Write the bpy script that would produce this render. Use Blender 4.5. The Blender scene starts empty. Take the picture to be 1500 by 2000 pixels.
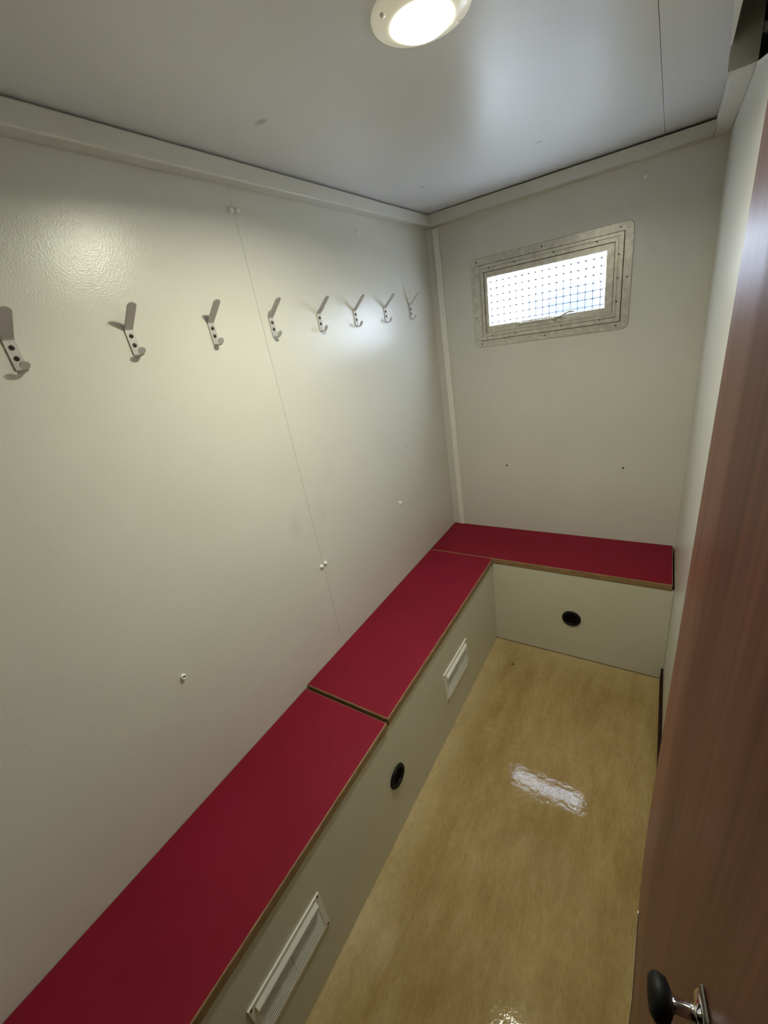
import bpy, bmesh, math, random
from mathutils import Vector, Matrix

random.seed(7)
scene = bpy.context.scene
COL = scene.collection

# ------------------------------------------------------------------ camera
CAM = Vector((1.00696, -2.11353, 1.64722))
YAW, PITCH, ROLL, FPX = 0.6262725, -0.4024309, -0.1731938, 803.46
cam_data = bpy.data.cameras.new('camera')
cam = bpy.data.objects.new('camera', cam_data)
COL.objects.link(cam)
_f = Vector((-math.sin(YAW) * math.cos(PITCH), math.cos(YAW) * math.cos(PITCH), math.sin(PITCH)))
_r = Vector((math.cos(YAW), math.sin(YAW), 0))
_u = _r.cross(_f)
_r2 = _r * math.cos(ROLL) + _u * math.sin(ROLL)
_u2 = -_r * math.sin(ROLL) + _u * math.cos(ROLL)
cam.matrix_world = Matrix(((_r2.x, _u2.x, -_f.x, CAM.x), (_r2.y, _u2.y, -_f.y, CAM.y),
                           (_r2.z, _u2.z, -_f.z, CAM.z), (0, 0, 0, 1)))
cam_data.sensor_fit = 'VERTICAL'
cam_data.sensor_height = 24.0
cam_data.lens = FPX / 2000.0 * 24.0
cam_data.clip_start = 0.01
scene.camera = cam

# ------------------------------------------------------------------ world (overcast daylight)
SKY_HORIZON = 14.0
world = bpy.data.worlds.new('overcast_sky')
scene.world = world
world.use_nodes = True
_bg = world.node_tree.nodes['Background']
# overcast luminance: the zenith is three times as bright as the horizon
_wt = world.node_tree
_tc = _wt.nodes.new('ShaderNodeTexCoord')
_sx = _wt.nodes.new('ShaderNodeSeparateXYZ')
_wt.links.new(_tc.outputs['Generated'], _sx.inputs[0])
_mr = _wt.nodes.new('ShaderNodeMapRange')
_mr.inputs['To Min'].default_value = SKY_HORIZON
_mr.inputs['To Max'].default_value = SKY_HORIZON * 3.0
_wt.links.new(_sx.outputs['Z'], _mr.inputs['Value'])
_wt.links.new(_mr.outputs['Result'], _bg.inputs['Strength'])
_bg.inputs['Color'].default_value = (0.77, 0.865, 1.0, 1)

# ------------------------------------------------------------------ exposure
vs = scene.view_settings
vs.view_transform = 'Standard'
vs.look = 'None'
vs.exposure = 0.0
vs.gamma = 1.0
vs.use_curve_mapping = False
LAMP_WATTS = 10.0
LAMP_COLOR = (1.0, 0.985, 0.76)

# ------------------------------------------------------------------ room dimensions (metres)
W = 1.1237      # right wall
H = 2.1141      # ceiling
ZT = 2.0668     # underside of the cornice boards
HB = 0.5175     # bench top
LT = 0.031      # lid thickness
DB = 0.3581     # bench depth, long side
DE = 0.3484     # bench depth, window side
TT = 0.0424     # cornice board depth
YN = -2.36      # near partition


# ------------------------------------------------------------------ materials
def new_mat(name):
    m = bpy.data.materials.new(name)
    m.use_nodes = True
    nt = m.node_tree
    return m, nt, nt.nodes['Principled BSDF']


def node(nt, kind, **kw):
    n = nt.nodes.new(kind)
    for k, v in kw.items():
        setattr(n, k, v)
    return n


def noise(nt, scale, detail=4, rough=0.55, stretch=None):
    tc = node(nt, 'ShaderNodeNewGeometry')
    mp = node(nt, 'ShaderNodeMapping')
    nt.links.new(tc.outputs['Position'], mp.inputs['Vector'])
    if stretch:
        mp.inputs['Scale'].default_value = stretch
    n = node(nt, 'ShaderNodeTexNoise')
    n.inputs['Scale'].default_value = scale
    n.inputs['Detail'].default_value = detail
    n.inputs['Roughness'].default_value = rough
    nt.links.new(mp.outputs['Vector'], n.inputs['Vector'])
    return n


def ramp(nt, fac, stops):
    r = node(nt, 'ShaderNodeValToRGB')
    el = r.color_ramp.elements
    while len(el) < len(stops):
        el.new(0.5)
    for e, (p, c) in zip(el, stops):
        e.position = p
        e.color = (*c, 1)
    nt.links.new(fac, r.inputs['Fac'])
    return r


def bump(nt, bsdf, height, strength, dist=0.002, into=None):
    b = node(nt, 'ShaderNodeBump')
    b.inputs['Strength'].default_value = strength
    b.inputs['Distance'].default_value = dist
    nt.links.new(height, b.inputs['Height'])
    if into is not None:
        nt.links.new(into.outputs['Normal'], b.inputs['Normal'])
    nt.links.new(b.outputs['Normal'], bsdf.inputs['Normal'])
    return b


def plain(name, col, rough=0.5, metal=0.0, spec=0.5):
    m, nt, b = new_mat(name)
    b.inputs['Base Color'].default_value = (*col, 1)
    b.inputs['Roughness'].default_value = rough
    b.inputs['Metallic'].default_value = metal
    b.inputs['Specular IOR Level'].default_value = spec
    return m


def panel_mat(name, c0, c1, rough, bstr, smudges=()):
    """semi gloss coated board with faint orange peel; smudges: (centre, radii) scuff marks"""
    m, nt, b = new_mat(name)
    n = noise(nt, 3.0, 3)
    r = ramp(nt, n.outputs['Fac'], [(0.3, c0), (0.7, c1)])
    col = r.outputs['Color']
    for ctr, rad, amt in smudges:
        g = node(nt, 'ShaderNodeNewGeometry')
        mp = node(nt, 'ShaderNodeMapping', vector_type='TEXTURE')
        mp.inputs['Location'].default_value = ctr
        mp.inputs['Scale'].default_value = rad
        nt.links.new(g.outputs['Position'], mp.inputs['Vector'])
        gr = node(nt, 'ShaderNodeTexGradient', gradient_type='SPHERICAL')
        nt.links.new(mp.outputs['Vector'], gr.inputs['Vector'])
        nn = noise(nt, 90, 3)
        mul = node(nt, 'ShaderNodeMath', operation='MULTIPLY')
        nt.links.new(gr.outputs['Fac'], mul.inputs[0])
        nt.links.new(nn.outputs['Fac'], mul.inputs[1])
        m2 = node(nt, 'ShaderNodeMath', operation='MULTIPLY', use_clamp=True)
        nt.links.new(mul.outputs[0], m2.inputs[0])
        m2.inputs[1].default_value = amt
        mx = node(nt, 'ShaderNodeMixRGB')
        nt.links.new(m2.outputs[0], mx.inputs['Fac'])
        nt.links.new(col, mx.inputs['Color1'])
        mx.inputs['Color2'].default_value = (0.22, 0.20, 0.17, 1)
        col = mx.outputs['Color']
    nt.links.new(col, b.inputs['Base Color'])
    b.inputs['Roughness'].default_value = rough
    p = noise(nt, 260, 2)
    q = noise(nt, 9, 2)
    b1 = bump(nt, b, q.outputs['Fac'], 0.12, 0.004)
    b.inputs['Specular IOR Level'].default_value = 0.65
    bump(nt, b, p.outputs['Fac'], bstr, 0.001, into=b1)
    return m


M = {}
M['wall'] = panel_mat('wall_board', (0.63, 0.622, 0.565), (0.66, 0.652, 0.595), 0.29, 0.35,
                      [((0, -1.2456, 1.0972), (0.05, 0.035, 0.07), 0.25),
                       ((0, -1.1046, 1.0907), (0.05, 0.03, 0.07), 0.2),
                       ((0, -0.4499, 1.1429), (0.02, 0.012, 0.012), 1.2)])
M['ceiling'] = panel_mat('ceiling_board', (0.64, 0.655, 0.68), (0.67, 0.685, 0.71), 0.34, 0.25,
                         [((0.2172, -1.2241, H), (0.022, 0.014, 0.03), 1.6),
                          ((0.6185, -0.4248, H), (0.016, 0.010, 0.03), 1.6),
                          ((0.2102, -0.422, H), (0.014, 0.010, 0.03), 1.6)])
M['trim'] = panel_mat('painted_trim', (0.63, 0.62, 0.575), (0.66, 0.65, 0.605), 0.38, 0.2)
M['pale_strip'] = panel_mat('pale_strip', (0.80, 0.79, 0.74), (0.83, 0.82, 0.77), 0.35, 0.1)
M['bench_panel'] = panel_mat('bench_board', (0.60, 0.585, 0.475), (0.63, 0.615, 0.505), 0.4, 0.2)
M['cap'] = plain('white_plastic_cap', (0.88, 0.87, 0.83), 0.3)
M['vent'] = plain('white_vent_plastic', (0.84, 0.83, 0.78), 0.35)
M['black'] = plain('black_plastic', (0.006, 0.006, 0.007), 0.55, spec=0.25)
M['hollow'] = plain('dark_hollow', (0.006, 0.005, 0.004), 0.9, spec=0.1)
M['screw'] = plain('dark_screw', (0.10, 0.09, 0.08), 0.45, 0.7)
M['chrome'] = plain('chrome', (0.75, 0.75, 0.76), 0.12, 1.0)
M['skirting'] = plain('dark_brown_skirting', (0.022, 0.010, 0.006), 0.7, spec=0.1)
M['dark_ply'] = plain('dark_void_board', (0.02, 0.018, 0.016), 0.9, spec=0.1)
M['tape'] = plain('yellowed_tape', (0.56, 0.53, 0.42), 0.25)
M['ground'] = plain('gravel_ground', (0.50, 0.49, 0.46), 0.9)


def make_hook_metal():
    m, nt, b = new_mat('satin_aluminium')
    n = noise(nt, 60, 4, 0.6, (6, 6, 0.6))
    r = ramp(nt, n.outputs['Fac'], [(0.3, (0.46, 0.445, 0.425)), (0.7, (0.52, 0.505, 0.485))])
    nt.links.new(r.outputs['Color'], b.inputs['Base Color'])
    b.inputs['Metallic'].default_value = 0.2
    b.inputs['Roughness'].default_value = 0.45
    return m


def make_window_alu():
    m, nt, b = new_mat('worn_aluminium')
    n = noise(nt, 45, 5, 0.6)
    r = ramp(nt, n.outputs['Fac'], [(0.35, (0.50, 0.48, 0.425)), (0.65, (0.66, 0.64, 0.57))])
    nt.links.new(r.outputs['Color'], b.inputs['Base Color'])
    b.inputs['Metallic'].default_value = 0.45
    b.inputs['Roughness'].default_value = 0.32
    bump(nt, b, n.outputs['Fac'], 0.3, 0.001)
    return m


def make_laminate():
    m, nt, b = new_mat('crimson_laminate')
    n = noise(nt, 5, 3)
    r = ramp(nt, n.outputs['Fac'], [(0.3, (0.190, 0.0030, 0.017)), (0.7, (0.220, 0.0045, 0.022))])
    nt.links.new(r.outputs['Color'], b.inputs['Base Color'])
    b.inputs['Roughness'].default_value = 0.6
    b.inputs['Specular IOR Level'].default_value = 0.22
    p = noise(nt, 420, 2)
    bump(nt, b, p.outputs['Fac'], 0.2, 0.0006)
    return m


def make_lid_core():
    m, nt, b = new_mat('raw_board_edge')
    n = noise(nt, 30, 5, 0.6, (1, 1, 3))
    r = ramp(nt, n.outputs['Fac'], [(0.3, (0.19, 0.112, 0.048)), (0.7, (0.32, 0.205, 0.098))])
    nt.links.new(r.outputs['Color'], b.inputs['Base Color'])
    b.inputs['Roughness'].default_value = 0.6
    bump(nt, b, n.outputs['Fac'], 0.3, 0.001)
    return m


def make_floor():
    m, nt, b = new_mat('tan_sheet_vinyl')
    big = noise(nt, 2.4, 4, 0.55, (1.6, 0.8, 1))
    streak = noise(nt, 7, 6, 0.68, (2.6, 0.75, 1))
    fine = noise(nt, 60, 4, 0.6, (2.2, 0.7, 1))
    r1 = ramp(nt, big.outputs['Fac'], [(0.32, (0.285, 0.185, 0.062)), (0.68, (0.43, 0.305, 0.135))])
    r2 = ramp(nt, streak.outputs['Fac'], [(0.30, (0.25, 0.160, 0.050)), (0.50, (0.37, 0.255, 0.100)),
                                         (0.72, (0.50, 0.375, 0.185))])
    mx = node(nt, 'ShaderNodeMixRGB')
    mx.inputs['Fac'].default_value = 0.5
    nt.links.new(r1.outputs['Color'], mx.inputs['Color1'])
    nt.links.new(r2.outputs['Color'], mx.inputs['Color2'])
    r3 = ramp(nt, fine.outputs['Fac'], [(0.3, (0.86, 0.86, 0.86)), (0.7, (1.08, 1.08, 1.08))])
    # little-trodden lighter margin along the long bench and the end bench
    g = node(nt, 'ShaderNodeNewGeometry')
    sp = node(nt, 'ShaderNodeSeparateXYZ')
    nt.links.new(g.outputs['Position'], sp.inputs[0])
    wob = noise(nt, 5, 3)
    mrx = node(nt, 'ShaderNodeMapRange')
    mrx.inputs['From Min'].default_value = 0.36
    mrx.inputs['From Max'].default_value = 0.47
    mrx.inputs['To Min'].default_value = 0.95
    mrx.inputs['To Max'].default_value = 0.0
    nt.links.new(sp.outputs['X'], mrx.inputs['Value'])
    mry = node(nt, 'ShaderNodeMapRange')
    mry.inputs['From Min'].default_value = -0.52
    mry.inputs['From Max'].default_value = -0.36
    mry.inputs['To Min'].default_value = 0.0
    mry.inputs['To Max'].default_value = 0.6
    nt.links.new(sp.outputs['Y'], mry.inputs['Value'])
    mm = node(nt, 'ShaderNodeMath', operation='MAXIMUM')
    nt.links.new(mrx.outputs[0], mm.inputs[0])
    nt.links.new(mry.outputs[0], mm.inputs[1])
    mw = node(nt, 'ShaderNodeMath', operation='MULTIPLY', use_clamp=True)
    nt.links.new(mm.outputs[0], mw.inputs[0])
    nt.links.new(wob.outputs['Fac'], mw.inputs[1])
    edge = node(nt, 'ShaderNodeMixRGB')
    nt.links.new(mw.outputs[0], edge.inputs['Fac'])
    nt.links.new(mx.outputs['Color'], edge.inputs['Color1'])
    edge.inputs['Color2'].default_value = (0.62, 0.50, 0.29, 1)
    mu = node(nt, 'ShaderNodeMixRGB', blend_type='MULTIPLY')
    mu.inputs['Fac'].default_value = 1.0
    nt.links.new(edge.outputs['Color'], mu.inputs['Color1'])
    nt.links.new(r3.outputs['Color'], mu.inputs['Color2'])
    nt.links.new(mu.outputs['Color'], b.inputs['Base Color'])
    b.inputs['Roughness'].default_value = 0.055
    b.inputs['Specular IOR Level'].default_value = 0.25
    p = noise(nt, 38, 3)
    bump(nt, b, p.outputs['Fac'], 0.18, 0.0025)
    return m


def make_door_wood():
    m, nt, b = new_mat('red_brown_woodgrain')
    big = noise(nt, 5, 4, 0.6, (3, 3, 0.12))
    fine = noise(nt, 42, 5, 0.65, (3, 3, 0.05))
    r1 = ramp(nt, big.outputs['Fac'], [(0.3, (0.112, 0.047, 0.033)), (0.7, (0.178, 0.080, 0.057))])
    r2 = ramp(nt, fine.outputs['Fac'], [(0.35, (0.72, 0.70, 0.68)), (0.65, (1.12, 1.10, 1.08))])
    mu = node(nt, 'ShaderNodeMixRGB', blend_type='MULTIPLY')
    mu.inputs['Fac'].default_value = 1.0
    nt.links.new(r1.outputs['Color'], mu.inputs['Color1'])
    nt.links.new(r2.outputs['Color'], mu.inputs['Color2'])
    nt.links.new(mu.outputs['Color'], b.inputs['Base Color'])
    b.inputs['Roughness'].default_value = 0.40
    b.inputs['Specular IOR Level'].default_value = 0.25
    bump(nt, b, fine.outputs['Fac'], 0.12, 0.0006)
    return m


def make_pane():
    m = bpy.data.materials.new('obscured_wired_glass')
    m.use_nodes = True
    nt = m.node_tree
    nt.nodes.clear()
    out = node(nt, 'ShaderNodeOutputMaterial')
    tr = node(nt, 'ShaderNodeBsdfTransparent')
    tr.inputs['Color'].default_value = (0.95, 0.97, 1.0, 1)
    rf = node(nt, 'ShaderNodeBsdfRefraction')
    rf.inputs['Roughness'].default_value = 0.10
    rf.inputs['IOR'].default_value = 1.25
    n = noise(nt, 130, 3)
    bp = node(nt, 'ShaderNodeBump')
    bp.inputs['Strength'].default_value = 0.5
    bp.inputs['Distance'].default_value = 0.003
    nt.links.new(n.outputs['Fac'], bp.inputs['Height'])
    nt.links.new(bp.outputs['Normal'], rf.inputs['Normal'])
    tl = node(nt, 'ShaderNodeBsdfTranslucent')
    tl.inputs['Color'].default_value = (0.95, 0.96, 0.98, 1)
    gl = node(nt, 'ShaderNodeBsdfGlossy')
    gl.inputs['Roughness'].default_value = 0.15
    a = node(nt, 'ShaderNodeMixShader')
    a.inputs['Fac'].default_value = 0.16
    nt.links.new(tr.outputs[0], a.inputs[1])
    nt.links.new(rf.outputs[0], a.inputs[2])
    c = node(nt, 'ShaderNodeMixShader')
    c.inputs['Fac'].default_value = 0.025
    nt.links.new(a.outputs[0], c.inputs[1])
    nt.links.new(tl.outputs[0], c.inputs[2])
    d = node(nt, 'ShaderNodeMixShader')
    d.inputs['Fac'].default_value = 0.03
    nt.links.new(c.outputs[0], d.inputs[1])
    nt.links.new(gl.outputs[0], d.inputs[2])
    nt.links.new(d.outputs[0], out.inputs['Surface'])
    return m


def make_lens():
    m, nt, b = new_mat('glowing_lens')
    b.inputs['Base Color'].default_value = (0.9, 0.9, 0.85, 1)
    b.inputs['Emission Color'].default_value = (1.0, 0.97, 0.86, 1)
    b.inputs['Emission Strength'].default_value = 12.0
    return m


def make_flange():
    m, nt, b = new_mat('ivory_lamp_glass')
    b.inputs['Base Color'].default_value = (0.78, 0.75, 0.60, 1)
    b.inputs['Roughness'].default_value = 0.25
    b.inputs['Emission Color'].default_value = (1.0, 0.95, 0.74, 1)
    b.inputs['Emission Strength'].default_value = 0.22
    return m


M['hook'] = make_hook_metal()
M['alu'] = make_window_alu()
M['laminate'] = make_laminate()
M['core'] = make_lid_core()
M['floor'] = make_floor()
M['door'] = make_door_wood()
M['pane'] = make_pane()
M['lens'] = make_lens()
M['flange'] = make_flange()
M['wire'] = plain('mesh_wire', (0.30, 0.34, 0.42), 0.6, 0.2)
M['barrel'] = plain('blue_plastic', (0.010, 0.028, 0.075), 0.6, spec=0.2)


# ------------------------------------------------------------------ mesh helpers
def link(name, bm, mat, parent=None, smooth=False):
    me = bpy.data.meshes.new(name)
    bmesh.ops.recalc_face_normals(bm, faces=bm.faces[:])
    if smooth:
        for f in bm.faces:
            f.smooth = True
    bm.to_mesh(me)
    bm.free()
    me.materials.append(mat)
    o = bpy.data.objects.new(name, me)
    COL.objects.link(o)
    if parent is not None:
        o.parent = parent
    return o


def empty(name, loc=(0, 0, 0), parent=None):
    o = bpy.data.objects.new(name, None)
    o.empty_display_size = 0.05
    o.location = loc
    COL.objects.link(o)
    if parent is not None:
        o.parent = parent
    return o


def add_box(bm, lo, hi, bev=0.0, seg=2):
    lo, hi = Vector(lo), Vector(hi)
    r = bmesh.ops.create_cube(bm, size=1.0)
    vs_ = r['verts']
    for v in vs_:
        v.co = Vector(((lo[i] + hi[i]) / 2 + v.co[i] * (hi[i] - lo[i])) for i in range(3))
    if bev > 0:
        es = list({e for v in vs_ for e in v.link_edges})
        bmesh.ops.bevel(bm, geom=es, offset=bev, segments=seg, affect='EDGES', profile=0.5)


def box(name, lo, hi, mat, parent=None, bev=0.0, off=(0, 0, 0)):
    bm = bmesh.new()
    o = Vector(off)
    add_box(bm, Vector(lo) - o, Vector(hi) - o, bev)
    return link(name, bm, mat, parent)


def prism(bm, pts, axis, a, b):
    """extrude a 2D outline (list of pairs) along an axis from a to b"""
    def mk(p, t):
        if axis == 'x':
            return (t, p[0], p[1])
        if axis == 'y':
            return (p[0], t, p[1])
        return (p[0], p[1], t)
    va = [bm.verts.new(mk(p, a)) for p in pts]
    vb = [bm.verts.new(mk(p, b)) for p in pts]
    n = len(pts)
    bm.faces.new(va)
    bm.faces.new(vb[::-1])
    for i in range(n):
        bm.faces.new((va[i], va[(i + 1) % n], vb[(i + 1) % n], vb[i]))


def lathe(bm, prof, mat4=Matrix.Identity(4), seg=32):
    """revolve (radius, height) pairs around local z"""
    rings = []
    for r, h in prof:
        if r < 1e-6:
            rings.append([bm.verts.new(mat4 @ Vector((0, 0, h)))])
        else:
            rings.append([bm.verts.new(mat4 @ Vector((r * math.cos(2 * math.pi * i / seg),
                                                      r * math.sin(2 * math.pi * i / seg), h)))
                          for i in range(seg)])
    for A, B in zip(rings, rings[1:]):
        for i in range(seg):
            j = (i + 1) % seg
            if len(A) == 1 and len(B) == 1:
                continue
            if len(A) == 1:
                bm.faces.new((A[0], B[i], B[j]))
            elif len(B) == 1:
                bm.faces.new((A[i], A[j], B[0]))
            else:
                bm.faces.new((A[i], A[j], B[j], B[i]))


def tube(bm, pts, rad, seg=8):
    pts = [Vector(p) for p in pts]
    rings = []
    for i, p in enumerate(pts):
        d = (pts[min(i + 1, len(pts) - 1)] - pts[max(i - 1, 0)]).normalized()
        a = d.orthogonal().normalized() if abs(d.z) > 0.95 else d.cross(Vector((0, 0, 1))).normalized()
        b = d.cross(a)
        r = rad[i] if isinstance(rad, (list, tuple)) else rad
        rings.append([bm.verts.new(p + (a * math.cos(t) + b * math.sin(t)) * r)
                      for t in [2 * math.pi * k / seg for k in range(seg)]])
    for A, B in zip(rings, rings[1:]):
        for k in range(seg):
            bm.faces.new((A[k], A[(k + 1) % seg], B[(k + 1) % seg], B[k]))
    bm.faces.new(rings[0][::-1])
    bm.faces.new(rings[-1])


def ring_frame(bm, x0, x1, z0, z1, w, ya, yb, rad=0.0, seg=6):
    """rectangular frame in the xz plane, width w, from y=ya (wall side) to y=yb (front)"""
    def outline(a0, a1, b0, b1, r):
        if r <= 0:
            return [(a0, b0), (a1, b0), (a1, b1), (a0, b1)]
        out = []
        for cx, cz, s in ((a1 - r, b0 + r, -90), (a1 - r, b1 - r, 0), (a0 + r, b1 - r, 90), (a0 + r, b0 + r, 180)):
            for k in range(seg + 1):
                t = math.radians(s + 90 * k / seg)
                out.append((cx + r * math.cos(t), cz + r * math.sin(t)))
        return out
    n = 4 if rad <= 0 else 4 * (seg + 1)
    O = outline(x0, x1, z0, z1, rad)
    if rad <= 0:
        I = outline(x0 + w, x1 - w, z0 + w, z1 - w, 0)
    else:
        I = outline(x0 + w, x1 - w, z0 + w, z1 - w, 0.002)
    oa = [bm.verts.new((p[0], ya, p[1])) for p in O]
    ob = [bm.verts.new((p[0], yb, p[1])) for p in O]
    ia = [bm.verts.new((p[0], ya, p[1])) for p in I]
    ib = [bm.verts.new((p[0], yb, p[1])) for p in I]
    for i in range(n):
        j = (i + 1) % n
        bm.faces.new((ob[i], ob[j], ib[j], ib[i]))
        bm.faces.new((oa[i], ia[i], ia[j], oa[j]))
        bm.faces.new((oa[i], oa[j], ob[j], ob[i]))
        bm.faces.new((ia[i], ib[i], ib[j], ia[j]))


def tag(o, label=None, cat=None, group=None, kind=None):
    if label:
        o['label'] = label
    if cat:
        o['category'] = cat
    if group:
        o['group'] = group
    if kind:
        o['kind'] = kind
    return o


def struct(o, label=None, cat=None):
    return tag(o, label, cat, kind='structure')


# ------------------------------------------------------------------ setting: floor, ceiling, walls
struct(box('floor', (-0.06, -3.6, -0.05), (2.0, 0.06, 0.0), M['floor']),
       'tan mottled sheet vinyl floor between the benches and the door', 'floor')

# ceiling: two boards with a fine joint, open slot along the right partition
ceil = struct(box('ceiling', (-0.06, -3.6, 2.42), (2.0, 0.06, 2.46), M['dark_ply']),
              'grey semi-gloss ceiling boards with a lamp', 'ceiling')
box('ceiling_panel', (-0.02, -3.56, H), (0.9410, 0.0, H + 0.018), M['ceiling'], ceil)
bm = bmesh.new()
prism(bm, [(0.9422, -3.56), (1.052, -3.56), (1.058, -0.80), (1.071, -0.575), (W + 0.03, -0.575), (W + 0.03, 0.0), (0.9422, 0.0)],
      'z', H, H + 0.018)
link('ceiling_panel', bm, M['ceiling'], ceil)

bm = bmesh.new()
prism(bm, [(1.0586, -0.80), (1.052, -1.10), (1.070, -1.10), (1.0725, -0.80), (1.0735, -0.579), (1.0705, -0.579)], 'z', H - 0.001, H + 0.016)
link('bright_wedge', bm, M['pale_strip'], ceil)  # added wedge; pale colour stands in for light on the slot edge

# left wall: dark backing and two boards with a joint
YS = -1.1640
wl = struct(box('wall_left', (-0.06, -3.6, 0.0), (-0.014, 0.06, 2.42), M['dark_ply']),
            'pale grey semi-gloss wall with a row of coat hooks', 'wall')
box('wall_panel', (-0.014, YS + 0.00045, 0.0), (0.0, 0.0, H + 0.02), M['wall'], wl)
box('wall_panel', (-0.014, -3.56, 0.0), (0.0, YS - 0.00045, H + 0.02), M['wall'], wl)

# back wall with the window hole
WX0, WX1, WZ0, WZ1 = 0.262, 0.812, 1.578, 1.842
bm = bmesh.new()
add_box(bm, (-0.06, 0.0, -0.05), (WX0, 0.06, 2.46))
add_box(bm, (WX1, 0.0, -0.05), (2.0, 0.06, 2.46))
add_box(bm, (WX0, 0.0, -0.05), (WX1, 0.06, WZ0))
add_box(bm, (WX0, 0.0, WZ1), (WX1, 0.06, 2.46))
wb = struct(link('wall_back', bm, M['wall']), 'pale grey end wall holding the small high window', 'wall')

# right partition: stops short of the roof towards the camera (notched top)
bm = bmesh.new()
prism(bm, [(0.0, 0.0), (0.0, ZT), (-0.578, ZT), (-0.60, 2.058), (-0.77, 2.018), (-2.02, 2.0), (-2.02, 0.0)], 'x', W, W + 0.035)
wr = struct(link('wall_right', bm, M['wall']), 'pale grey partition glimpsed behind the brown door', 'wall')
bm = bmesh.new()
prism(bm, [(-0.578, ZT - 0.004), (-0.578, ZT + 0.002), (-0.60, 2.061), (-0.77, 2.021), (-2.02, 2.003), (-2.02, 1.997), (-0.77, 2.014), (-0.60, 2.053)],
      'x', W - 0.0015, W + 0.037)
link('edge_strip', bm, M['pale_strip'], wr)
# upstand above the partition where the slot starts
box('head_block', (1.071, -0.577, ZT + 0.0005), (W + 0.0005, -0.545, 2.40), M['trim'], wr)
box('head_strip', (1.030, -0.5745, H + 0.02), (1.0705, -0.560, 2.40), M['pale_strip'], wr)
box('wall_right_outer', (2.0, -3.6, -0.05), (2.05, 0.06, 2.46), M['dark_ply'])['kind'] = 'structure'
box('wall_front_outer', (-0.06, -3.65, -0.05), (2.05, -3.6, 2.46), M['dark_ply'])['kind'] = 'structure'
# near partition with the doorway the camera stands in
bm = bmesh.new()
add_box(bm, (0.0, YN - 0.04, 0.0), (0.50, YN, H))
add_box(bm, (0.50, YN - 0.04, 1.97), (1.20, YN, H))
struct(link('wall_front', bm, M['wall']), 'pale grey partition with the doorway behind the viewer', 'wall')
bm = bmesh.new()
add_box(bm, (W + 0.052, YN - 0.04, 0.0), (W + 0.09, -2.02, 2.0))
struct(link('trim_5', bm, M['trim']), 'painted door jamb beside the brown door', 'trim')

# cornice boards under the ceiling
def cornice(name, lo, hi, bev, label):
    return struct(box(name, lo, hi, M['trim'], bev=bev), label, 'trim')


cornice('trim_1', (0.0, YN, ZT), (TT, -0.0005, H - 0.0035), 0.004, 'painted cornice board along the top of the hook wall')
bm = bmesh.new()
pts = [(TT + 0.0002, ZT + 0.0), (W - TT - 0.006, ZT + 0.0), (W - TT - 0.003, ZT + 0.002), (W - TT - 0.001, ZT + 0.006),
       (W - TT + 0.0, H - 0.0085), (TT + 0.0002, H - 0.003)]
prism(bm, pts, 'y', -TT, -0.0003)
struct(link('trim_2', bm, M['trim']), 'painted cornice board above the window', 'trim')
bm = bmesh.new()
prism(bm, [(W - TT, ZT), (W - 0.001, ZT), (W - 0.001, H - 0.002), (W - TT, H - 0.002)], 'y', -0.5755, -0.0005)
struct(link('trim_3', bm, M['trim']), 'short painted cornice board above the right partition', 'trim')

# vertical corner cover on the back wall
corner = struct(box('trim_4', (0.0002, -0.0045, HB + 0.0005), (0.040, -0.0003, ZT - 0.0005), M['trim'], bev=0.001),
                'pale vertical corner strip between the hook wall and the window wall', 'trim')
box('cover_strip', (0.040, -0.0125, HB + 0.001), (0.069, -0.0003, ZT - 0.012), M['pale_strip'], corner, bev=0.0025)

# dark skirting along the right partition
bm = bmesh.new()
add_box(bm, (W - 0.0085, -2.02, 0.0), (W - 0.0002, -DE - 0.004, 0.070), 0.0015)
struct(link('baseboard_right', bm, M['skirting']), 'dark brown skirting board at the foot of the right partition', 'baseboard')

# screw caps and small marks on the walls
def screw_cap(x, y, z, axis, parent, r=0.0070, hole=False):
    mt = Matrix.Translation((x, y, z))
    if axis == 'x':
        mt = mt @ Matrix.Rotation(math.pi / 2, 4, 'Y')
    else:
        mt = mt @ Matrix.Rotation(math.pi / 2, 4, 'X')
    bm = bmesh.new()
    if hole:
        lathe(bm, [(r, 0), (r, 0.006), (r * 0.9, 0.0075), (r * 0.6, 0.0075), (r * 0.55, 0.003), (0, 0.003)], mt, 20)
        o = link('screw_cap', bm, M['cap'], parent, True)
        bm = bmesh.new()
        lathe(bm, [(r * 0.55, 0.0032), (0, 0.0036)], mt, 16)
        link('screw_head', bm, M['hollow'], o)
        return o
    lathe(bm, [(r, 0), (r, 0.003), (r * 0.88, 0.0062), (r * 0.5, 0.0085), (0, 0.0092)], mt, 20)
    return link('screw_cap', bm, M['cap'], parent, True)


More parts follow.
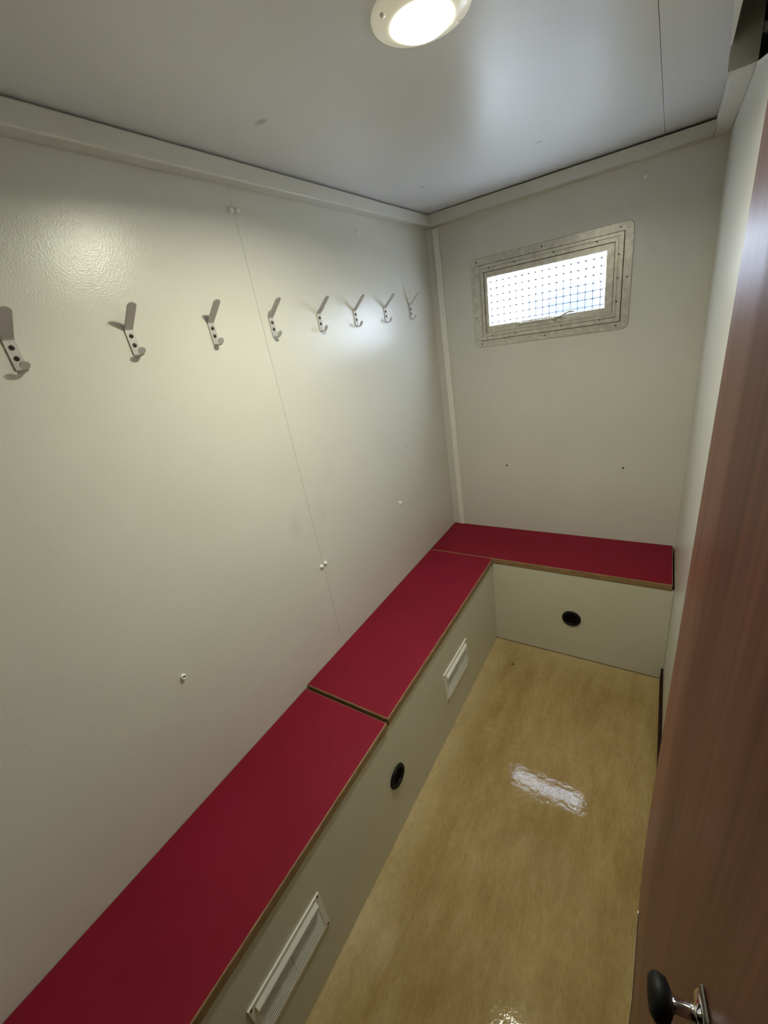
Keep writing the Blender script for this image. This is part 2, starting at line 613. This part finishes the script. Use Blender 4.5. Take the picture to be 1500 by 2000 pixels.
for y, z in ((-1.1765, 2.0122), (-1.1535, 2.0136), (-1.1755, 0.8991), (-1.1520, 0.9002), (-0.5802, 0.9003), (-0.5879, 2.0087)):
    screw_cap(0.0, y, z, 'x', wl)
screw_cap(0.0, -0.0085, 0.8994, 'x', wl, 0.004)
screw_cap(0.0, -1.7561, 0.9026, 'x', wl, 0.0068, True)
for x, z in ((0.8935, 2.0147),):
    screw_cap(x, 0.0, z, 'y', wb, 0.0055)
for x, z in ((0.3409, 0.8977), (0.8877, 0.8996)):
    bm = bmesh.new()
    lathe(bm, [(0.0048, 0), (0.0045, 0.0012), (0.002, 0.002), (0, 0.002)],
          Matrix.Translation((x, 0, z)) @ Matrix.Rotation(math.pi / 2, 4, 'X'), 14)
    link('screw_head', bm, M['screw'], wb, True)
for x, y, r in ((0.4857, -0.5095, 0.007), (0.5461, -0.9805, 0.0025)):
    bm = bmesh.new()
    lathe(bm, [(r, 0), (r * 0.7, 0.0008), (0, 0.001)], Matrix.Translation((x, y, 0.0)), 14)
    link('floor_screw', bm, M['screw'], bpy.data.objects['floor'], True)

# ------------------------------------------------------------------ window
win = struct(empty('window_1', (0.54, 0.0, 1.71)), 'small top-hung wired glass window in a worn aluminium frame', 'window')
WO = Vector((0.54, 0.0, 1.71))


def wring(name, x0, x1, z0, z1, w, ya, yb, rad=0.0, mat='alu', parent=win):
    bm = bmesh.new()
    ring_frame(bm, x0 - WO.x, x1 - WO.x, z0 - WO.z, z1 - WO.z, w, ya, yb, rad)
    return link(name, bm, M[mat], parent)


FX0, FX1, FZ0, FZ1 = 0.2115, 0.8675, 1.5110, 1.8925
flange = wring('outer_flange', FX0, FX1, FZ0, FZ1, 0.032, -0.0002, -0.0035, 0.024)
inset = lambda d: (FX0 + d, FX1 - d, FZ0 + d, FZ1 - d)
wring('shadow_line', *inset(-0.0011), 0.010, -0.0001, -0.0012, 0.025, 'screw', flange)  # dark ring just outside the flange, painting the shadow of its thickness
wring('shadow_gap', *inset(0.029), 0.003, -0.0002, -0.0042, 0, 'hollow', flange)
frame = wring('window_frame', *inset(0.0315), 0.0115, 0.03, -0.011)
wring('frame_groove', *inset(0.0430), 0.007, 0.03, -0.004, 0, 'alu', frame)
wring('frame_lip', *inset(0.0500), 0.0100, 0.03, -0.010, 0, 'alu', frame)
wring('seal', *inset(0.0600), 0.0025, 0.03, 0.001, 0, 'hollow', frame)
SX0, SX1, SZ0, SZ1 = inset(0.0625)
GX0, GX1, GZ0, GZ1 = 0.2885, 0.7775, 1.6020, 1.8075
bm = bmesh.new()
add = lambda a, b: add_box(bm, Vector(a) - WO, Vector(b) - WO)
add((SX0, -0.004, SZ0), (GX0, 0.02, SZ1))
add((GX1, -0.004, SZ0), (SX1, 0.02, SZ1))
add((GX0, -0.004, SZ0), (GX1, 0.02, GZ0))
add((GX0, -0.004, GZ1), (GX1, 0.02, SZ1))
sash = link('sash', bm, M['alu'], win)
pane = box('pane', (GX0, 0.006, GZ0), (GX1, 0.0085, GZ1), M['pane'], win, off=WO)
# wire mesh inside the glass: every wire is its own piece, knots bulge at the crossings
PITCHW = 0.0287
nx = int((GX1 - GX0) / PITCHW) + 1
nz = int((GZ1 - GZ0) / PITCHW) + 1
xs = [GX0 + 0.012 + i * PITCHW for i in range(nx) if GX0 + 0.012 + i * PITCHW < GX1 - 0.003]
zs = [GZ0 + 0.014 + i * PITCHW for i in range(nz) if GZ0 + 0.014 + i * PITCHW < GZ1 - 0.003]
for x in xs:
    bm = bmesh.new()
    tube(bm, [Vector((x, 0.005, GZ0)) - WO, Vector((x, 0.005, GZ1)) - WO], 0.0016, 6)
    link('mesh_wire', bm, M['wire'], pane)
for z in zs:
    bm = bmesh.new()
    P, Rr = [Vector((GX0, 0.0045, z)) - WO], [0.0016]
    for x in xs:
        for dx, rr in ((-0.0060, 0.0016), (-0.0022, 0.0036), (0.0022, 0.0036), (0.0060, 0.0016)):
            if GX0 < x + dx < GX1:
                P.append(Vector((x + dx, 0.0045, z)) - WO)
                Rr.append(rr)
    P.append(Vector((GX1, 0.0045, z)) - WO)
    Rr.append(0.0016)
    tube(bm, P, Rr, 6)
    link('mesh_wire', bm, M['wire'], pane)


def wscrew(x, z, y, r, parent):
    bm = bmesh.new()
    lathe(bm, [(r, 0), (r * 0.8, 0.0014), (0, 0.002)],
          Matrix.Translation(Vector((x, y, z)) - WO) @ Matrix.Rotation(math.pi / 2, 4, 'X'), 12)
    link('screw_head', bm, M['screw'], parent, True)


cx, cz = (FX0 + FX1) / 2, (FZ0 + FZ1) / 2
for x, z in ((FX0 + 0.03, FZ1 - 0.014), (cx - 0.01, FZ1 - 0.014), (FX1 - 0.045, FZ1 - 0.015), (FX1 - 0.015, cz), (FX0 + 0.015, cz - 0.055),
             (FX0 + 0.035, FZ0 + 0.015), (cx + 0.0, FZ0 + 0.015), (FX1 - 0.045, FZ0 + 0.015)):
    wscrew(x, z, -0.0035, 0.0032, flange)
gx0, gx1, gz0, gz1 = inset(0.0465)
for x, z in ((gx0 + 0.04, gz1), (gx0 + 0.155, gz1), (gx0 + 0.32, gz1), (gx1 - 0.08, gz1), (gx0 + 0.04, gz0), (gx0 + 0.15, gz0), (gx0 + 0.35, gz0),
             (gx1 - 0.06, gz0), (gx1, gz0 + 0.06), (gx1, gz0 + 0.145), (gx1, gz1 - 0.06)):
    wscrew(x, z, -0.004, 0.0030, frame)

# window stay: flat bar, pivot and bent lever on the bottom rail
bm = bmesh.new()
add_box(bm, Vector((0.425, -0.016, 1.5885)) - WO, Vector((0.620, -0.0105, 1.5965)) - WO, 0.001)
stay = link('stay_bar', bm, M['alu'], win)
bm = bmesh.new()
tube(bm, [Vector(v) - WO for v in ((0.585, -0.014, 1.5945), (0.612, -0.020, 1.597), (0.632, -0.030, 1.606), (0.648, -0.036, 1.611), (0.668, -0.036, 1.609))],
     [0.0042, 0.0042, 0.0040, 0.0040, 0.0030], 8)
link('stay_lever', bm, M['alu'], stay, True)
bm = bmesh.new()
lathe(bm, [(0.008, 0), (0.008, 0.006), (0.005, 0.009), (0, 0.009)],
      Matrix.Translation(Vector((0.432, -0.0105, 1.594)) - WO) @ Matrix.Rotation(math.pi / 2, 4, 'X'), 16)
link('stay_pivot', bm, M['alu'], stay, True)
bm = bmesh.new()
lathe(bm, [(0.009, 0), (0.009, 0.007), (0.006, 0.010), (0, 0.010)],
      Matrix.Translation(Vector((0.585, -0.0105, 1.5935)) - WO) @ Matrix.Rotation(math.pi / 2, 4, 'X'), 16)
link('stay_pivot', bm, M['alu'], stay, True)
bm = bmesh.new()
tube(bm, [Vector((0.4835, -0.012, 1.596)) - WO, Vector((0.4835, -0.012, 1.6085)) - WO], 0.0016, 8)
link('stay_pin', bm, M['screw'], stay)

# ------------------------------------------------------------------ outside the window
struct(box('ground', (-12, 0.3, -0.35), (12, 25, -0.30), M['ground']), 'pale ground outside the window', 'ground')
bm = bmesh.new()
lathe(bm, [(0, -0.30), (0.50, -0.30), (0.52, -0.25), (0.52, 0.4), (0.535, 0.42), (0.52, 0.44), (0.52, 1.0), (0.535, 1.02), (0.52, 1.04),
           (0.52, 1.66), (0.49, 1.74), (0.36, 1.80), (0.14, 1.83), (0.14, 1.87), (0, 1.87)], Matrix.Identity(4), 40)
bar = link('water_tank', bm, M['barrel'], None, True)
bar.location = (-0.12, 4.2, 0.0)
tag(bar, 'blurred blue shape seen through the wired window glass', 'tank')

# ------------------------------------------------------------------ benches
PX = DB - 0.006       # face of the long front panel
PY = -(DE - 0.0015)   # face of the window-side front panel
ZP = HB - LT - 0.0085
SO = Vector((PX, -1.35, 0.0))
EO = Vector((0.74, PY, 0.0))
side = tag(empty('storage_bench', SO), 'long red-topped storage bench under the coat hooks', 'bench', 'red-topped storage benches')
endb = tag(empty('storage_bench', EO), 'short red-topped storage bench across the end wall under the window', 'bench', 'red-topped storage benches')


def bench_lid(x0, x1, y0, y1, top, parent, off):
    bm = bmesh.new()
    add_box(bm, Vector((x0, y0, top - LT)) - off, Vector((x1, y1, top - 0.0006)) - off, 0.0035, 2)
    lid = link('lid', bm, M['core'], parent)
    lid['label'] = 'dark red bench lid with raw board edge'
    bm = bmesh.new()
    add_box(bm, Vector((x0 + 0.0035, y0 + 0.0035, top - 0.0012)) - off, Vector((x1 - 0.0035, y1 - 0.0035, top)) - off)
    link('laminate_top', bm, M['laminate'], lid)
    return lid


bench_lid(0.0015, W - 0.0065, -DE, -0.0005, HB, endb, EO)
bench_lid(0.0015, DB, -1.3925, -DE - 0.0012, HB, side, SO)
bench_lid(0.0015, DB, YN, -1.4000, HB - 0.008, side, SO)

bm = bmesh.new()
add_box(bm, Vector((PX - 0.018, YN, 0.002)) - SO, Vector((PX, PY - 0.0008, ZP)) - SO)
link('front_panel', bm, M['bench_panel'], side)
bm = bmesh.new()
add_box(bm, Vector((PX - 0.017, PY, 0.0045)) - EO, Vector((W - 0.0008, PY + 0.018, HB - LT - 0.0005)) - EO)
link('front_panel', bm, M['bench_panel'], endb)
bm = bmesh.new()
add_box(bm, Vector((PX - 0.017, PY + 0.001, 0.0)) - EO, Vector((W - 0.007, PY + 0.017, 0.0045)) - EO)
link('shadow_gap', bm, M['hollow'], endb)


def grommet(name, ctr, axis, parent, off):
    mt = Matrix.Translation(Vector(ctr) - off)
    mt = mt @ (Matrix.Rotation(math.pi / 2, 4, 'Y') if axis == 'x' else Matrix.Rotation(math.pi / 2, 4, 'X'))
    bm = bmesh.new()
    lathe(bm, [(0.0425, 0.0), (0.0425, 0.004), (0.0405, 0.0075), (0.036, 0.0085), (0.032, 0.0075), (0.0305, 0.004), (0.0295, 0.0015)], mt, 40)
    o = link(name, bm, M['black'], parent, True)
    bm = bmesh.new()
    lathe(bm, [(0.030, 0.0015), (0.012, 0.0012), (0, 0.0011)], mt, 32)
    link('recess', bm, M['hollow'], o)
    o['label'] = 'round black finger hole'
    return o


grommet('finger_hole', (PX, -1.4025, 0.2480), 'x', side, SO)
grommet('finger_hole', (0.7344, PY, 0.2405), 'y', endb, EO)

# tape remnant under the near lid edge
bm = bmesh.new()
add_box(bm, Vector((PX + 0.0001, -1.438, 0.445)) - SO, Vector((PX + 0.0009, -1.410, ZP)) - SO)
link('tape_scrap', bm, M['tape'], side)


def vent(y0, parent):
    """white plastic louvre grille, y0 is its end nearest the window"""
    L, Z0, Z1 = 0.244, 0.1778, 0.3270
    y1 = y0 - L
    off = SO
    bm = bmesh.new()
    f = lambda a, b, bv=0.0006: add_box(bm, Vector(a) - off, Vector(b) - off, bv, 1)
    f((PX + 0.0002, y1, Z1 - 0.012), (PX + 0.0050, y0, Z1))
    f((PX + 0.0002, y1, Z0), (PX + 0.0050, y0, Z0 + 0.012))
    f((PX + 0.0002, y0 - 0.016, Z0 + 0.0118), (PX + 0.0050, y0, Z1 - 0.0118))
    f((PX + 0.0002, y1, Z0 + 0.0118), (PX + 0.0050, y1 + 0.016, Z1 - 0.0118))
    o = link('vent_grille', bm, M['vent'], parent)
    o['label'] = 'white louvred plastic vent'
    bm = bmesh.new()
    f((PX + 0.0002, y1 + 0.0155, Z0 + 0.0115), (PX + 0.0012, y0 - 0.0155, Z1 - 0.0115), 0)
    link('vent_back', bm, M['hollow'], o)
    # hood rail at the top of the louvres
    bm = bmesh.new()
    prism(bm, [(PX + 0.0045 - off.x, Z1 - 0.013 - off.z), (PX + 0.0125 - off.x, Z1 - 0.026 - off.z), (PX + 0.0125 - off.x, Z1 - 0.031 - off.z), (PX + 0.003 - off.x, Z1 - 0.031 - off.z)],
          'y', y1 + 0.016 - off.y, y0 - 0.016 - off.y)
    link('hood_rail', bm, M['vent'], o)
    n = 11
    zt, zb = Z1 - 0.036, Z0 + 0.014
    me = None
    for i in range(n):
        z = zt + (zb - zt) * i / (n - 1)
        if me is None:
            bm = bmesh.new()
            prism(bm, [(0.0012, -0.0014), (0.0012, 0.0016), (0.0044, 0.0008), (0.0050, -0.0014)], 'y', y1 + 0.016 - off.y, y0 - 0.016 - off.y)
            s = link('slat', bm, M['vent'], o)
            me = s.data
        else:
            s = bpy.data.objects.new('slat', me)
            COL.objects.link(s)
            s.parent = o
        s.location = (PX - off.x, 0, z - off.z)
    bm = bmesh.new()
    f((PX + 0.002, (y0 + y1) / 2 - 0.0016, Z0 + 0.012), (PX + 0.0030, (y0 + y1) / 2 + 0.0016, Z1 - 0.03), 0)
    link('divider', bm, M['screw'], o)
    for y in (y0 - 0.007, y1 + 0.007):
        for z in (Z0 + 0.006, Z1 - 0.006):
            bm = bmesh.new()
            lathe(bm, [(0.0036, 0), (0.003, 0.0015), (0, 0.0018)],
                  Matrix.Translation(Vector((PX + 0.005, y, z)) - off) @ Matrix.Rotation(math.pi / 2, 4, 'Y'), 12)
            link('screw_head', bm, M['screw'], o, True)
    return o


vent(-0.753, side)
vent(-1.807, side)

# ------------------------------------------------------------------ coat hooks
def strip_mesh(bm, path, half, thick):
    """bent flat bar: path of (x, z), constant half width in y"""
    n = len(path)
    pts = [Vector((p[0], 0, p[1])) for p in path]
    rows = []
    for i, p in enumerate(pts):
        d = (pts[min(i + 1, n - 1)] - pts[max(i - 1, 0)]).normalized()
        nrm = Vector((d.z, 0, -d.x))
        h = half[i] if isinstance(half, (list, tuple)) else half
        rows.append([bm.verts.new(p + Vector((0, s * h, 0)) + nrm * t) for s, t in ((-1, 0), (1, 0), (1, thick), (-1, thick))])
    for A, B in zip(rows, rows[1:]):
        for k in range(4):
            bm.faces.new((A[k], A[(k + 1) % 4], B[(k + 1) % 4], B[k]))
    bm.faces.new(rows[0])
    bm.faces.new(rows[-1][::-1])


def rounded(path0, path1, half, k=6):
    """points along the last bit of a straight strip whose end is a half circle"""
    a, b = Vector(path0), Vector(path1)
    d = (b - a).normalized()
    P, Hh = [], []
    for i in range(k + 1):
        t = math.radians(90 * i / k)
        q = b + d * half * (math.sin(t) - 1.0)
        P.append((q.x, q.y))
        Hh.append(max(half * math.cos(t), 0.0004))
    return P, Hh


def make_hook():
    root = empty('coat_hook')
    hw = 0.0098
    z0, z1 = -0.0265, 0.0255
    bm = bmesh.new()
    strip_mesh(bm, [(0.0004, z0), (0.0004, z1)], hw, 0.0026)
    link('back_plate', bm, M['hook'], root)
    bm = bmesh.new()
    P, Hh = rounded((0.004, z1 + 0.004), (0.0545, 0.0735), hw)
    strip_mesh(bm, [(0.0004, z1 - 0.0005), (0.0014, z1 + 0.0018), (0.004, z1 + 0.005)] + P, [hw] * 3 + Hh, 0.0026)
    link('upper_prong', bm, M['hook'], root)
    bm = bmesh.new()
    path = [(0.0004, z0 + 0.0005), (0.0014, z0 - 0.0014), (0.004, z0 - 0.0020), (0.012, z0 - 0.0018), (0.0175, z0 - 0.0006)]
    halfs = [hw, hw * 0.85, 0.0052, 0.0042, 0.0042]
    q0, d0, rr = Vector((0.0190, z0 + 0.0006)), Vector((0.50, 0.866)), 0.0082
    for i in range(11):
        t = -0.86 + 1.86 * i / 10
        q = q0 + d0 * rr * (t + 0.86)
        path.append((q.x, q.y))
        halfs.append(max(rr * math.sqrt(max(0.0, 1 - t * t)), 0.0004))
    strip_mesh(bm, path, halfs, 0.0026)
    link('lower_hook', bm, M['hook'], root)
    for z in (0.0125, -0.0065):
        bm = bmesh.new()
        lathe(bm, [(0.0048, 0), (0.0044, 0.0016), (0.003, 0.0026), (0, 0.0028)],
              Matrix.Translation((0.0030, 0, z)) @ Matrix.Rotation(math.pi / 2, 4, 'Y'), 16)
        sc = link('screw_head', bm, M['screw'], root, True)
        bm = bmesh.new()
        lathe(bm, [(0.0019, 0.0027), (0, 0.0030)], Matrix.Translation((0.0030, 0, z)) @ Matrix.Rotation(math.pi / 2, 4, 'Y'), 8)
        link('screw_recess', bm, M['hollow'], sc)
    return root


def copy_tree(o, parent=None):
    c = o.copy()
    COL.objects.link(c)
    c.parent = parent
    for ch in list(o.children):
        copy_tree(ch, c)
    return c


proto = make_hook()
names8 = ['first coat hook from the window end, in the corner shade', 'second coat hook from the window end', 'third coat hook from the window end',
          'fourth coat hook from the window end', 'fifth coat hook from the window end', 'sixth coat hook from the window end',
          'seventh coat hook from the window end', 'eighth coat hook, nearest the viewer, cut by the picture edge']
for i, y in enumerate((-0.2436, -0.4655, -0.6865, -0.9010, -1.1255, -1.3425, -1.5600, -1.7835)):
    o = proto if i == 0 else copy_tree(proto)
    o.location = (0.0, y, 1.7205)
    o.rotation_euler = (math.radians((0.5, -1.0, 1.0, -0.8, 0.6, -0.4, 0.8, 0)[i]), 0, 0)
    tag(o, 'aluminium double ' + names8[i], 'coat hook', 'coat hooks on the left wall')

# ------------------------------------------------------------------ ceiling lamp
LC = Vector((0.627, -1.249, H))
lamp = empty('ceiling_light', LC)
tag(lamp, 'round lit ceiling downlight with an ivory rim', 'ceiling light')
bm = bmesh.new()
lathe(bm, [(0.082, -0.0005), (0.082, -0.004), (0.079, -0.0065), (0.060, -0.013), (0.055, -0.0145), (0.050, -0.0135), (0.050, -0.0005)], Matrix.Identity(4), 48)
link('lamp_rim', bm, M['flange'], lamp, True)
bm = bmesh.new()
lathe(bm, [(0.0502, -0.010), (0.0495, -0.0165), (0.044, -0.0205), (0.030, -0.0235), (0.012, -0.0248), (0, -0.025)], Matrix.Identity(4), 40)
link('lens', bm, M['lens'], lamp, True)
for a in (235, 55):
    bm = bmesh.new()
    lathe(bm, [(0.0045, 0.001), (0.004, -0.0025), (0, -0.0035)],
          Matrix.Translation((0.070 * math.cos(math.radians(a)), 0.070 * math.sin(math.radians(a)), -0.0095)), 12)
    link('lamp_screw', bm, M['cap'], lamp, True)
ld = bpy.data.lights.new('lamp_glow', 'AREA')
ld.shape = 'DISK'
ld.size = 0.09
ld.spread = math.radians(165)
ld.energy = LAMP_WATTS
ld.color = LAMP_COLOR
lo = bpy.data.objects.new('lamp_glow', ld)
COL.objects.link(lo)
lo.parent = lamp
lo.location = (0, 0, -0.027)

# ------------------------------------------------------------------ brown door standing open along the right partition
TH = math.radians(-8.0)
RD = 0.38
E0 = Vector((CAM.x + RD * math.sin(math.radians(5.15)), CAM.y + RD * math.cos(math.radians(5.15)), 0))
T = Vector((-math.sin(TH), -math.cos(TH), 0))         # along the leaf, from free edge to hinge
N = Vector((-math.cos(TH), math.sin(TH), 0))          # leaf normal into the room
DW, DT = 0.60, 0.035


def warp(z):
    """the leaf is slightly twisted: offset of the free edge along the normal"""
    tab = [(0.0, -0.0135), (0.55, -0.0135), (0.70, -0.0085), (0.80, -0.0040), (0.90, -0.0004), (0.97, 0.0022), (1.10, 0.0028), (1.40, 0.0010), (1.65, -0.0010), (1.95, -0.0030)]
    for (a, va), (b, vb) in zip(tab, tab[1:]):
        if z <= b:
            t = (z - a) / (b - a)
            return va + (vb - va) * t
    return tab[-1][1]


def door_pt(s, z, d):
    """s along the leaf from the free edge, d out of the face"""
    k = max(0.0, 1 - s / 0.45)
    return E0 + T * s + N * (d + warp(z) * k) + Vector((0, 0, z))


HINGE = E0 + T * DW
door_root_off = HINGE
bm = bmesh.new()
ss = [0, 0.05, 0.1, 0.18, 0.28, 0.45, DW]
zz = [0.012, 0.25] + [0.40 + 0.03 * i for i in range(51)]
_raw = warp
warp = lambda z: sum(_raw(max(0.0, z + 0.016 * k)) for k in range(-6, 7)) / 13.0
grid = {}
for d in (0, 1):
    for i, s in enumerate(ss):
        for j, z in enumerate(zz):
            grid[d, i, j] = bm.verts.new(door_pt(s, z, -DT * d) - door_root_off)
ni, nj = len(ss), len(zz)
for i in range(ni - 1):
    for j in range(nj - 1):
        bm.faces.new((grid[0, i, j], grid[0, i + 1, j], grid[0, i + 1, j + 1], grid[0, i, j + 1])).smooth = True
        bm.faces.new((grid[1, i, j], grid[1, i, j + 1], grid[1, i + 1, j + 1], grid[1, i + 1, j]))
for j in range(nj - 1):
    for i in (0, ni - 1):
        bm.faces.new((grid[0, i, j], grid[0, i, j + 1], grid[1, i, j + 1], grid[1, i, j]))
for i in range(ni - 1):
    for j in (0, nj - 1):
        bm.faces.new((grid[0, i, j], grid[1, i, j], grid[1, i + 1, j], grid[0, i + 1, j]))
door = link('door_1', bm, M['door'])
door.location = door_root_off
struct(door, 'red-brown woodgrain door standing open at the right', 'door')
# pale edging on the free edge
bm = bmesh.new()
for a, b in zip(zz[:-1], zz[1:]):
    q = [door_pt(0, a, -0.0007), door_pt(0, a, -DT + 0.0007), door_pt(0, b, -DT + 0.0007), door_pt(0, b, -0.0007)]
    q2 = [v - T * 0.0009 for v in q]
    va = [bm.verts.new(v - door_root_off) for v in q]
    vb = [bm.verts.new(v - door_root_off) for v in q2]
    bm.faces.new(vb)
    for k in range(4):
        bm.faces.new((va[k], va[(k + 1) % 4], vb[(k + 1) % 4], vb[k]))
link('edge_banding', bm, M['pale_strip'], door)

# thin bright strip on the lower free edge of the face
bm = bmesh.new()
prev = None
for z in [0.30 + 0.03 * i for i in range(20)]:
    row = [bm.verts.new(door_pt(sv, z, dv) - door_root_off) for sv, dv in ((-0.0008, 0.0), (-0.0008, 0.0009), (0.0022, 0.0009), (0.0022, 0.0))]
    if prev:
        for k in range(4):
            bm.faces.new((prev[k], prev[(k + 1) % 4], row[(k + 1) % 4], row[k]))
    else:
        bm.faces.new(row[::-1])
    prev = row
bm.faces.new(prev)
link('edge_strip', bm, M['pale_strip'], door)

# knob handle with backplate
HS, HZ, HK = 0.201, 1.193, 0.54


def hpt(s, z, d):
    return door_pt(HS + s, HZ + z, d) - door_root_off


bm = bmesh.new()
base = hpt(0, 0, 0.0003)
Rm = Matrix((( T.x, 0, N.x, base.x), (T.y, 0, N.y, base.y), (0, 1, 0, base.z), (0, 0, 0, 1)))
Rm = Rm @ Matrix.Scale(HK, 4)
lathe(bm, [(0.026, 0), (0.026, 0.003), (0.022, 0.006), (0.010, 0.007), (0.0085, 0.012), (0.0085, 0.030), (0.014, 0.034)], Rm, 28)
rose = link('knob_rose', bm, M['chrome'], door, True)
rose['label'] = 'chrome knob base'
bm = bmesh.new()
lathe(bm, [(0.0, 0.033), (0.014, 0.0335), (0.0225, 0.038), (0.0255, 0.046), (0.0245, 0.053), (0.018, 0.058), (0, 0.060)], Rm, 28)
kn = link('knob', bm, M['black'], door, True)
kn['label'] = 'dark round door knob'
bm = bmesh.new()
add_box(bm, (-0.010, -0.050, 0.0), (0.010, 0.020, 0.0022), 0.001)
bm.transform(Matrix(((T.x, 0, N.x, base.x), (T.y, 0, N.y, base.y), (0, 1, 0, base.z), (0, 0, 0, 1))))
link('back_plate', bm, M['screw'], door)
